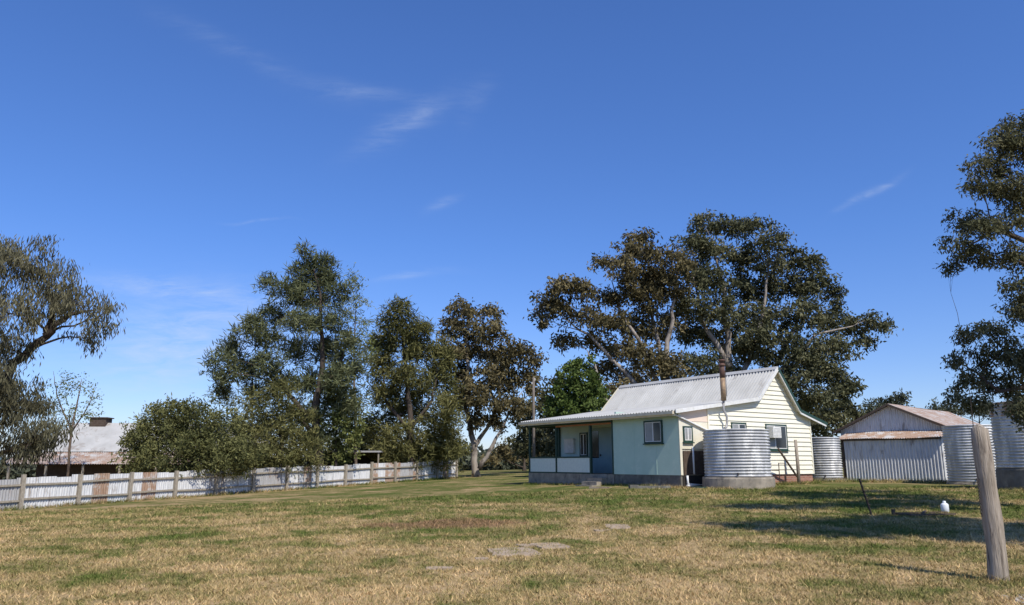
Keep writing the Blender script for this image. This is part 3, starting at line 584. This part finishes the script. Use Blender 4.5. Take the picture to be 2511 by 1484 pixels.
mb=MB(); mb.tube([(0.45,2.75,4.6),(0.45,2.75,7.3)],[0.015,0.01],6); mb.tube([(0.25,2.75,7.0),(0.65,2.75,7.1)],[0.008,0.008],5); hobj("aerial",mb,M_iron)
mb=MB(); mb.beam((0.9,5.6,2.25),(0.35,7.6,0.95),0.07,0.07); mb.beam((0.05,5.75,1.25),(0.75,5.75,1.25),0.04,0.04); mb.beam((0.75,5.75,0.6),(0.75,5.75,1.6),0.03,0.03); mb.beam((0.75,6.2,0.6),(0.75,6.2,1.6),0.03,0.03); mb.beam((0.75,5.75,1.58),(0.75,6.2,1.58),0.03,0.03)
hobj("timber_brace",mb,M_wooddk)
# ------------------------------------------------------------------ tanks
def watertank(x,y,r,z0,z1,standr,mat_,label,rust=None,stand=M_conc,group="corrugated water tanks"):
    g=G(x,y); root=empty("water_tank",(x,y,g),label=label,category="water tank",group=group); o=(x,y,g)
    prof=[(r-0.03,z0)]; nr=int((z1-z0)/0.125); 
    for i in range(nr*6+1):
        z=z0+0.01+(z1-z0-0.05)*i/(nr*6); prof.append((r+0.028*math.sin(2*math.pi*i/6),z))
    prof+= [(r+0.03,z1-0.03),(r+0.03,z1),(r-0.02,z1+0.01),(r*0.5,z1+0.05),(0.05,z1+0.06)]
    k=len(prof)
    mb=MB(); mb.lathe(x,y,prof,72,0,(lambda i:1 if rust and (i>k*rust) else 0),jit=0.002)
    obj("tank_body",mb,[mat_,M_tankrust],parent=root,smooth=True,origin=o)
    if standr:
        mb=MB(); mb.lathe(x,y,[(standr*1.01,g-0.2),(standr*1.0,z0-0.08),(standr*0.985,z0-0.01),(0.05,z0-0.005)],36,0,jit=0.015)
        obj("tank_stand",mb,stand,parent=root,origin=o)
    mb=MB(); d=Vector((-x,-y,0)).normalized(); c=Vector((x,y,z0+0.12))+d*r
    mb.tube([c-d*0.05,c+d*0.12],[0.03,0.03],8); mb.tube([c+d*0.12-Vector((0,0,0.06)),c+d*0.12+Vector((0,0,0.06))],[0.03,0.03],8)
    obj("tap",mb,M_iron,parent=root,origin=o)
    return root
watertank(9.72,33.45,1.38,1.02,2.98,1.50,M_tank,"round silver corrugated water tank on a concrete base beside the cottage")
watertank(17.0,42.2,0.88,0.80,2.92,0.95,M_tank,"narrow pale corrugated water tank between the cottage and shed")
watertank(21.6,36.2,1.17,0.74,3.30,1.25,M_tank,"tall grey corrugated water tank in front of the shed")
watertank(20.75,30.5,1.45,1.40,3.95,1.5,M_tank,"corrugated water tank with a rust-stained rim on a raised stand",rust=0.76,stand=M_concd)

# ------------------------------------------------------------------ farm shed
sx,sy=22.7,40.0; sg=G(sx,sy); srot=math.atan2(-0.72,0.69)
shed=empty("farm_shed",(sx,sy,sg),srot,label="grey corrugated iron farm shed with rusty patched roof",category="shed")
so=(0,0,sg); e=3.42; ap=4.72; Wd=5.6; Dp=9.5
def sobj(n,mb,m,smooth=False,parent=shed,**kw): return obj(n,mb,m,parent=parent,smooth=smooth,origin=so,**kw)
mb=MB()
n=int(Wd/0.12*6); base=0
for i in range(n+1):
    x=-Wd*i/n; tz=e+(ap-e)*(1-abs(x+Wd/2)/(Wd/2))-0.03; yo=0.024*math.sin(2*math.pi*x/0.12)
    mb.v+=[(x,yo,sg-0.1),(x,yo,tz)]
for i in range(n): mb.f.append((2*i,2*i+1,2*i+3,2*i+2)); mb.m.append(0)
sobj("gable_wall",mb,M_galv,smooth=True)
mb=MB(); mb.corr((0,0,sg-0.1),(0,Dp,0),(0,0,e-sg+0.1),pitch=0.1,amp=0.02); mb.corr((-Wd,Dp,sg-0.1),(0,-Dp,0),(0,0,e-sg+0.1),pitch=0.1,amp=0.02); mb.quad((0,Dp,sg),(-Wd,Dp,sg),(-Wd,Dp,e),(0,Dp,e))
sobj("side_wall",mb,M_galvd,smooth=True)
mb=MB(); sl=(ap-e)/(Wd/2); ov=0.35
mb.corr((ov,-0.3,e-ov*sl+0.03),(0,Dp+0.5,0),(-Wd/2-ov,0,ap-e+ov*sl),pitch=0.16,amp=0.03,rows=4,sag=0.02); sobj("roof",mb,M_rustroof,smooth=True,label="rusty corrugated iron roof slope")
mb=MB(); mb.corr((-Wd-ov,-0.3,e-ov*sl+0.03),(0,Dp+0.5,0),(Wd/2+ov,0,ap-e+ov*sl),pitch=0.13,amp=0.02,rows=4,sag=0.02); sobj("roof",mb,M_rustroof,smooth=True)
mb=MB(); mb.beam((ov,-0.32,e-ov*sl),(-Wd/2,-0.32,ap),0.05,0.12); mb.beam((-Wd-ov,-0.32,e-ov*sl),(-Wd/2,-0.32,ap),0.05,0.12); sobj("barge_board",mb,M_wooddk)
mb=MB(); mb.corr((-Wd+0.65,-1.25,sg-0.1),(Wd-0.65,0,0),(0,0,2.88-sg),pitch=0.16,amp=0.034,seg=6); mb.corr((0,-1.25,sg-0.1),(0,1.25,0),(0,0,2.95-sg),pitch=0.11,amp=0.02); sobj("lean_to_wall",mb,M_galv,smooth=True)
mb=MB(); mb.corr((-Wd+0.35,-1.5,2.86),(Wd+0.0,0,0.03),(0,1.5,0.42),pitch=0.12,amp=0.02,rows=3,sag=0.03); sobj("lean_to_roof",mb,M_rusty,smooth=True,label="sagging rusty awning over the shed doors")
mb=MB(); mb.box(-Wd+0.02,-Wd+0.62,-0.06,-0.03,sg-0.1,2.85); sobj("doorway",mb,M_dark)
mb=MB(); mb.box(-Wd+0.5,-Wd+0.62,-1.25,-1.13,sg-0.1,2.9); mb.box(-Wd-0.05,-Wd+0.05,-1.3,-1.18,sg-0.1,3.0); mb.box(-Wd-0.05,-0.1,-1.33,-1.26,2.78,2.87); sobj("shed_post",mb,M_wooddk)
mb=MB()
for i in range(60):
    w=random.random(); x=21.2-5.2*w+random.uniform(-.2,.2); y=38.3+4.4*w+random.uniform(-.3,.3); s=random.uniform(0.05,0.16); g=G(x,y)
    mb.box(-s,s,-s*.7,s*.7,-s*.5,s*.5,0,Matrix.Translation((x,y,g+s*0.3))@Matrix.Rotation(random.random()*3,4,'Z')@Matrix.Rotation(random.random()*.6,4,'X'))
obj("rubble",mb,M_conc,kind="stuff",label="loose broken stones along the shed wall",category="rubble")

# ------------------------------------------------------------------ neighbouring house
nx0,ny0=-31.5,50.0; ng=G(nx0,ny0); nh=empty("neighbour_house",(nx0,ny0,ng),math.radians(4),label="low neighbouring house with pale hipped metal roof behind the fence",category="house")
no=(0,0,ng)
def nobj(n,mb,m,smooth=False,**kw): return obj(n,mb,m,parent=nh,smooth=smooth,origin=no,**kw)
mb=MB(); mb.box(0.0,14,1.6,9,ng-0.1,1.9); nobj("wall",mb,M_wooddk)
mb=MB(); mb.corr((-1.3,-0.2,1.52),(16.5,0,0),(0.0,2.3,0.78),pitch=0.15,amp=0.02,rows=2); nobj("verandah_roof",mb,M_rustroof,smooth=True,label="rust streaked verandah roof")
mb=MB(); mb.poly([(-1.2,2.1,2.34),(15.5,2.1,2.34),(12.5,5.0,4.4),(0.6,5.0,4.4)]); mb.poly([(-1.2,2.1,2.34),(0.6,5.0,4.4),(-1.2,7.9,2.34)]); mb.poly([(15.5,2.1,2.34),(15.5,7.9,2.34),(12.5,5,4.4)]); mb.poly([(-1.2,7.9,2.34),(0.6,5,4.4),(12.5,5,4.4),(15.5,7.9,2.34)])
nobj("main_roof",mb,M_roofn)
for i in range(7):
    mb=MB(); mb.box(-0.9+i*2.3,-0.78+i*2.3,-0.1,0.02,ng-0.1,1.5)
    nobj("verandah_post",mb,M_woodf)
mb=MB(); mb.box(1.7,2.8,4.6,5.6,4.1,4.72); mb.box(1.6,2.9,4.5,5.7,4.72,4.79)
for i in range(4): mb.box(1.68,2.82,4.585,4.6,4.2+i*0.13,4.25+i*0.13)
nobj("roof_cooler",mb,M_wooddk)
cx,cy=-15.2,59; cg=G(cx,cy); cp=empty("carport",(cx,cy,cg),0,label="low flat-roofed carport in shade behind the fence",category="carport"); co=(0,0,cg)
mb=MB(); mb.box(-1.5,5.2,0,4,2.38,2.5); obj("roof",mb,M_galvd,parent=cp,origin=co)
for x in (-1.3,1.8,5.0):
    mb=MB(); mb.box(x-0.05,x+0.05,0.1,0.2,cg-.1,2.378); obj("post",mb,M_woodf,parent=cp,origin=co)
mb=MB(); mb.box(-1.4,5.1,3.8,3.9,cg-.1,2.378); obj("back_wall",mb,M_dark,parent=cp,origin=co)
px,py=1.75,62; pg=G(px,py); pp=empty("power_pole",(px,py,pg),label="tall grey timber power pole behind the verandah",category="power pole")
mb=MB(); mb.tube([(0,0,-0.2),(0,0,4.2),(0.02,0,7.9)],[0.13,0.11,0.09],12); obj("pole",mb,M_pole,parent=pp,smooth=True)
for x,z_ in ((0.12,7.7),(-0.12,7.4)):
    mb=MB(); mb.lathe(x,0,[(0.03,z_-0.1),(0.05,z_-0.05),(0.03,z_),(0.05,z_+0.04),(0.02,z_+0.1)],8); obj("insulator",mb,M_white,parent=pp)

# ------------------------------------------------------------------ foreground post and bits
bx,by=6.64,10.9; bg=G(bx,by); post=empty("timber_post",(bx,by,bg),label="weathered grey round timber post standing in the lawn",category="post")
mb=MB(); pts=[];rad=[]
for i in range(15):
    f=i/14; pts.append((0.015*math.sin(f*5),0.012*math.cos(f*4),-0.2+2.25*f)); rad.append(0.125-0.012*f+0.005*math.sin(f*17))
pts.append((0.0,0,2.06));rad.append(0.07)
mb.tube(pts,rad,22,wob=0.035); obj("post_shaft",mb,M_wood,parent=post,smooth=True)
mb=MB()
for i in range(11):
    c=Vector((-0.155,-0.05,1.30-i*0.042)); rr=0.014; ring=[]
    for j in range(9):
        a=2*math.pi*j/8; ring.append(c+ (Vector((math.cos(a)*rr,0,math.sin(a)*rr*1.8)) if i%2 else Vector((0,math.cos(a)*rr,math.sin(a)*rr*1.8))))
    mb.tube(ring,[0.004]*9,5)
mb.tube([(-0.155,-0.05,1.33),(-0.10,-0.02,1.37)],[0.006,0.006],5)
obj("chain",mb,M_iron,parent=post,smooth=True)
mb=MB(); mb.tube([(-0.02,0.13,1.7),(0.0,0.135,2.62)],[0.007,0.006],6); obj("wire_rod",mb,M_iron,parent=post)
qx,qy=9.45,20.6; qg=G(qx,qy)
mb=MB(); mb.beam((0,0,-0.1),(-0.24,0.05,0.93),0.05,0.008); mb.beam((0,0,-0.1),(-0.24,0.05,0.93),0.008,0.05)
for i in range(6):
    f=0.25+i*0.12; mb.box(-0.24*f-0.03,-0.24*f+0.03,-0.01,0.015,f,f+0.02)
o=obj("steel_picket",mb,M_iron,label="rusty steel picket leaning out of the grass",category="picket"); o.location=(qx,qy,qg)
jx,jy=11.75,21.3; jg=G(jx,jy); j=empty("plastic_container",(jx,jy,jg),0.5,label="white plastic container standing on the grass",category="container")
mb=MB(); prof=[(0.085,0.0),(0.10,0.02),(0.10,0.19),(0.09,0.215),(0.05,0.24),(0.035,0.25)]; mb.lathe(0,0,prof,20); obj("container_body",mb,M_plastic,parent=j,smooth=True)
mb=MB(); mb.lathe(0,0,[(0.042,0.245),(0.042,0.29),(0.03,0.295)],14); obj("cap",mb,M_plastic,parent=j,smooth=True)
mb=MB(); mb.tube([(0.09,0,0.2),(0.135,0,0.2),(0.14,0,0.12),(0.095,0,0.08)],[0.012]*4,8); obj("handle",mb,M_plastic,parent=j,smooth=True)
mb=MB()
for (a,b) in (((0,0,.03),(1.5,0.15,.05)),((0,0,.03),(0.15,-0.55,.03)),((0.15,-0.55,.03),(1.4,-0.4,.04)),((0.5,-0.5,.07),(0.9,0.1,.08))):
    mb.beam(a,b,0.05,0.04)
mb.beam((-0.05,-0.1,-0.02),(-0.05,-0.1,0.14),0.06,0.10)
o=obj("broken_pallet",mb,M_wooddk,label="broken dark timber frame lying flat on the grass",category="timber"); o.location=(10.05,20.7,G(10.05,20.7)); 
ux,uy=13.75,37.35; ug=G(ux,uy)
mb=MB(); mb.tube([(0,0,-.1),(0.01,0,1.0),(-0.01,0.01,2.1)],[0.085,0.08,0.075],10,wob=0.05)
o=obj("timber_post",mb,M_wood,smooth=True,label="thin weathered timber post beside the cottage wall",category="post"); o.location=(ux,uy,ug)
def stone(x,y,w,d,rot,label):
    g=G(x,y); mb=MB(); n=18; ptsb=[];h=0.020
    for i in range(n):
        a=2*math.pi*i/n; c,s_=math.cos(a),math.sin(a); k=1/max(abs(c),abs(s_)); k=min(k,1.3)*random.uniform(0.9,1.04)
        ptsb.append((c*k*w/2,s_*k*d/2))
    mb.poly([(p[0],p[1],h) for p in ptsb]); 
    for i in range(n):
        a,b=ptsb[i],ptsb[(i+1)%n]; mb.quad((a[0]*1.02,a[1]*1.02,-0.05),(b[0]*1.02,b[1]*1.02,-0.05),(b[0],b[1],h),(a[0],a[1],h))
    o=obj("flagstone",mb,M_slab,label=label,category="paving stone",group="flagstones in the lawn"); o.location=(x,y,g); o.rotation_euler=(0,0,rot)
stone(0.02,14.1,0.85,1.15,0.15,"flat pinkish flagstone sunk in dry grass")
stone(0.72,14.95,0.6,0.9,0.3,"flat pinkish flagstone sunk in dry grass")
stone(0.25,15.0,0.3,0.4,0.3,"flat pinkish flagstone sunk in dry grass")
stone(2.45,18.35,0.55,1.1,-0.1,"pale flagstone lying in short grass")
stone(2.0,17.5,0.35,0.3,0.2,"pale flagstone lying in short grass")
stone(-1.1,12.15,0.42,0.26,0.1,"small flagstone half buried in grass")
stone(-0.5,13.2,0.22,0.22,0.1,"small flagstone half buried in grass")
mb=MB(); mb.box(-0.85,0.85,-0.2,0.2,-0.1,0.10); mb.box(-0.9,-0.55,-0.24,0.24,-0.1,0.14)
o=obj("concrete_slab",mb,M_concd,label="low broken concrete slab lying before the cottage wall",category="slab"); o.location=(5.95,33.6,G(5.95,33.6)); o.rotation_euler=(0,0,0.02)
mb=MB(); mb.box(-0.5,0.5,-0.12,0.12,-0.1,0.07)
o=obj("concrete_slab",mb,M_slab,label="narrow concrete kerb piece near the verandah steps",category="slab"); o.location=(3.95,35.0,G(3.95,35.0)); o.rotation_euler=(0,0,-0.6)
mb=MB(); ring=[(0.32*math.cos(a)*(1+0.04*math.sin(5*a)),0.32*math.sin(a),0.02+0.012*(a/6)) for a in np.linspace(0,18,80)]; mb.tube(ring,[0.013]*80,6)
o=obj("garden_hose",mb,M_dgreen,smooth=True,label="coiled green garden hose beside the water tank",category="hose"); o.location=(8.0,33.1,G(8.0,33.1))
mb=MB()
for i in range(260):
    x=random.uniform(5.9,7.2); y=random.uniform(9.0,9.9)+ (x-6.5)*0.2; s=random.uniform(0.008,0.028)
    mb.box(-s,s,-s*.7,s*.7,-s*.5,s*.5,0,Matrix.Translation((x,y,0.006))@Matrix.Rotation(random.random()*3,4,'Z')@Matrix.Rotation(random.random(),4,'X'))
obj("gravel",mb,M_stone,kind="stuff",label="scattered pale gravel in the grass",category="gravel")

# ------------------------------------------------------------------ sky, sun, camera
ELEV=49; AZ=150
w=bpy.data.worlds.new("World"); scene.world=w; w.use_nodes=True; nt=w.node_tree; nt.nodes.clear()
out=nt.nodes.new("ShaderNodeOutputWorld"); bgd=nt.nodes.new("ShaderNodeBackground"); nt.links.new(bgd.outputs[0],out.inputs[0])
sky=nt.nodes.new("ShaderNodeTexSky"); sky.sky_type='NISHITA'; sky.sun_disc=False; sky.sun_elevation=math.radians(ELEV); sky.sun_rotation=math.radians(AZ)
sky.air_density=1.0; sky.dust_density=0.3; sky.ozone_density=2.0; sky.altitude=300
tc=nt.nodes.new("ShaderNodeTexCoord"); sp=nt.nodes.new("ShaderNodeSeparateXYZ"); nt.links.new(tc.outputs["Generated"],sp.inputs[0])
gr=ramp(nt,[(0.0,(0.42,0.46,0.63)),(0.12,(0.35,0.44,0.66)),(0.28,(0.31,0.455,0.73)),(0.5,(0.32,0.48,0.77))]); nt.links.new(sp.outputs[2],gr.inputs[0])
skyc=mixc(nt,1.0,sky.outputs[0],gr.outputs[0],'MULTIPLY')
yv=mth(nt,'MAXIMUM',sp.outputs[1],0.08); a=mth(nt,'DIVIDE',sp.outputs[0],yv); e_=mth(nt,'DIVIDE',sp.outputs[2],yv)
cb=nt.nodes.new("ShaderNodeCombineXYZ"); nt.links.new(a,cb.inputs[0]); nt.links.new(e_,cb.inputs[1])
wn=noise_n(nt,cb.outputs[0],5,2,0.5); wn2=noise_n(nt,mapping(nt,cb.outputs[0],(1,1,1),(0,0,1.3)),6,2,0.5)
aw=mth(nt,'ADD',a,mth(nt,'MULTIPLY',mth(nt,'SUBTRACT',wn,0.5),0.07)); ew=mth(nt,'ADD',e_,mth(nt,'MULTIPLY',mth(nt,'SUBTRACT',wn2,0.5),0.05))
total=None
for (u,v,ang,Lp,Wp,st) in ((1000,300,34,125,30,.15),(900,225,-8,110,24,.10),(1080,492,28,42,14,.15),(2130,470,33,75,9,.19),(640,545,-4,60,4,.12),(400,710,-6,230,30,.22),(450,850,8,260,110,.34),(1000,680,4,90,10,.14),(600,130,-25,260,30,.05),(1160,250,60,70,30,.05)):
    p=sight(u,v,1.0); a0=p.x; e0=p.z-EYE; th=math.radians(ang); cs,sn=math.cos(th),math.sin(th)
    dx=mth(nt,'SUBTRACT',aw,a0); dy=mth(nt,'SUBTRACT',ew,e0)
    pl=mth(nt,'MULTIPLY',mth(nt,'ADD',mth(nt,'MULTIPLY',dx,cs),mth(nt,'MULTIPLY',dy,sn)),F/Lp)
    ql=mth(nt,'MULTIPLY',mth(nt,'SUBTRACT',mth(nt,'MULTIPLY',dy,cs),mth(nt,'MULTIPLY',dx,sn)),F/Wp)
    r2=mth(nt,'ADD',mth(nt,'MULTIPLY',pl,pl),mth(nt,'MULTIPLY',ql,ql)); g=mth(nt,'MULTIPLY',mth(nt,'POWER',2.718,mth(nt,'MULTIPLY',r2,-1.0)),st)
    total=g if total is None else mth(nt,'ADD',total,g)
fn=noise_n(nt,mapping(nt,cb.outputs[0],(12,55,1),(0,0,-0.5)),1.0,6,0.68,0.5); fr=ramp(nt,[(0.36,0.1),(0.68,1.0)]); nt.links.new(fn,fr.inputs[0])
total=mth(nt,'MULTIPLY',total,mth(nt,'MULTIPLY',fr.outputs[0],1.5),True); total=mth(nt,'MULTIPLY',total,mth(nt,'GREATER_THAN',sp.outputs[1],0.1))
colr=mixc(nt,total,skyc,(2.9,3.3,4.0)); nt.links.new(colr,bgd.inputs[0]); bgd.inputs[1].default_value=0.225
sun=bpy.data.lights.new("sun",'SUN'); sun.energy=4.9; sun.angle=math.radians(0.5); sun.color=(1.0,0.945,0.86)
so_=bpy.data.objects.new("sun",sun); COL.objects.link(so_)
el=math.radians(ELEV); az=math.radians(AZ); sv=Vector((math.sin(az)*math.cos(el),math.cos(az)*math.cos(el),math.sin(el)))
so_.rotation_euler=(-sv).to_track_quat('-Z','Y').to_euler(); so_.location=(20,-30,40)
cam=bpy.data.cameras.new("camera"); cam.sensor_width=36; cam.lens=36*F/2511; cam.clip_end=6000
co_=bpy.data.objects.new("camera",cam); COL.objects.link(co_); co_.location=(0,0,EYE); co_.rotation_euler=(math.radians(90)+PITCH,0,0); scene.camera=co_
scene.view_settings.view_transform='Standard'; scene.view_settings.look='None'; scene.view_settings.exposure=0
print("LEAF QUADS",NQ)
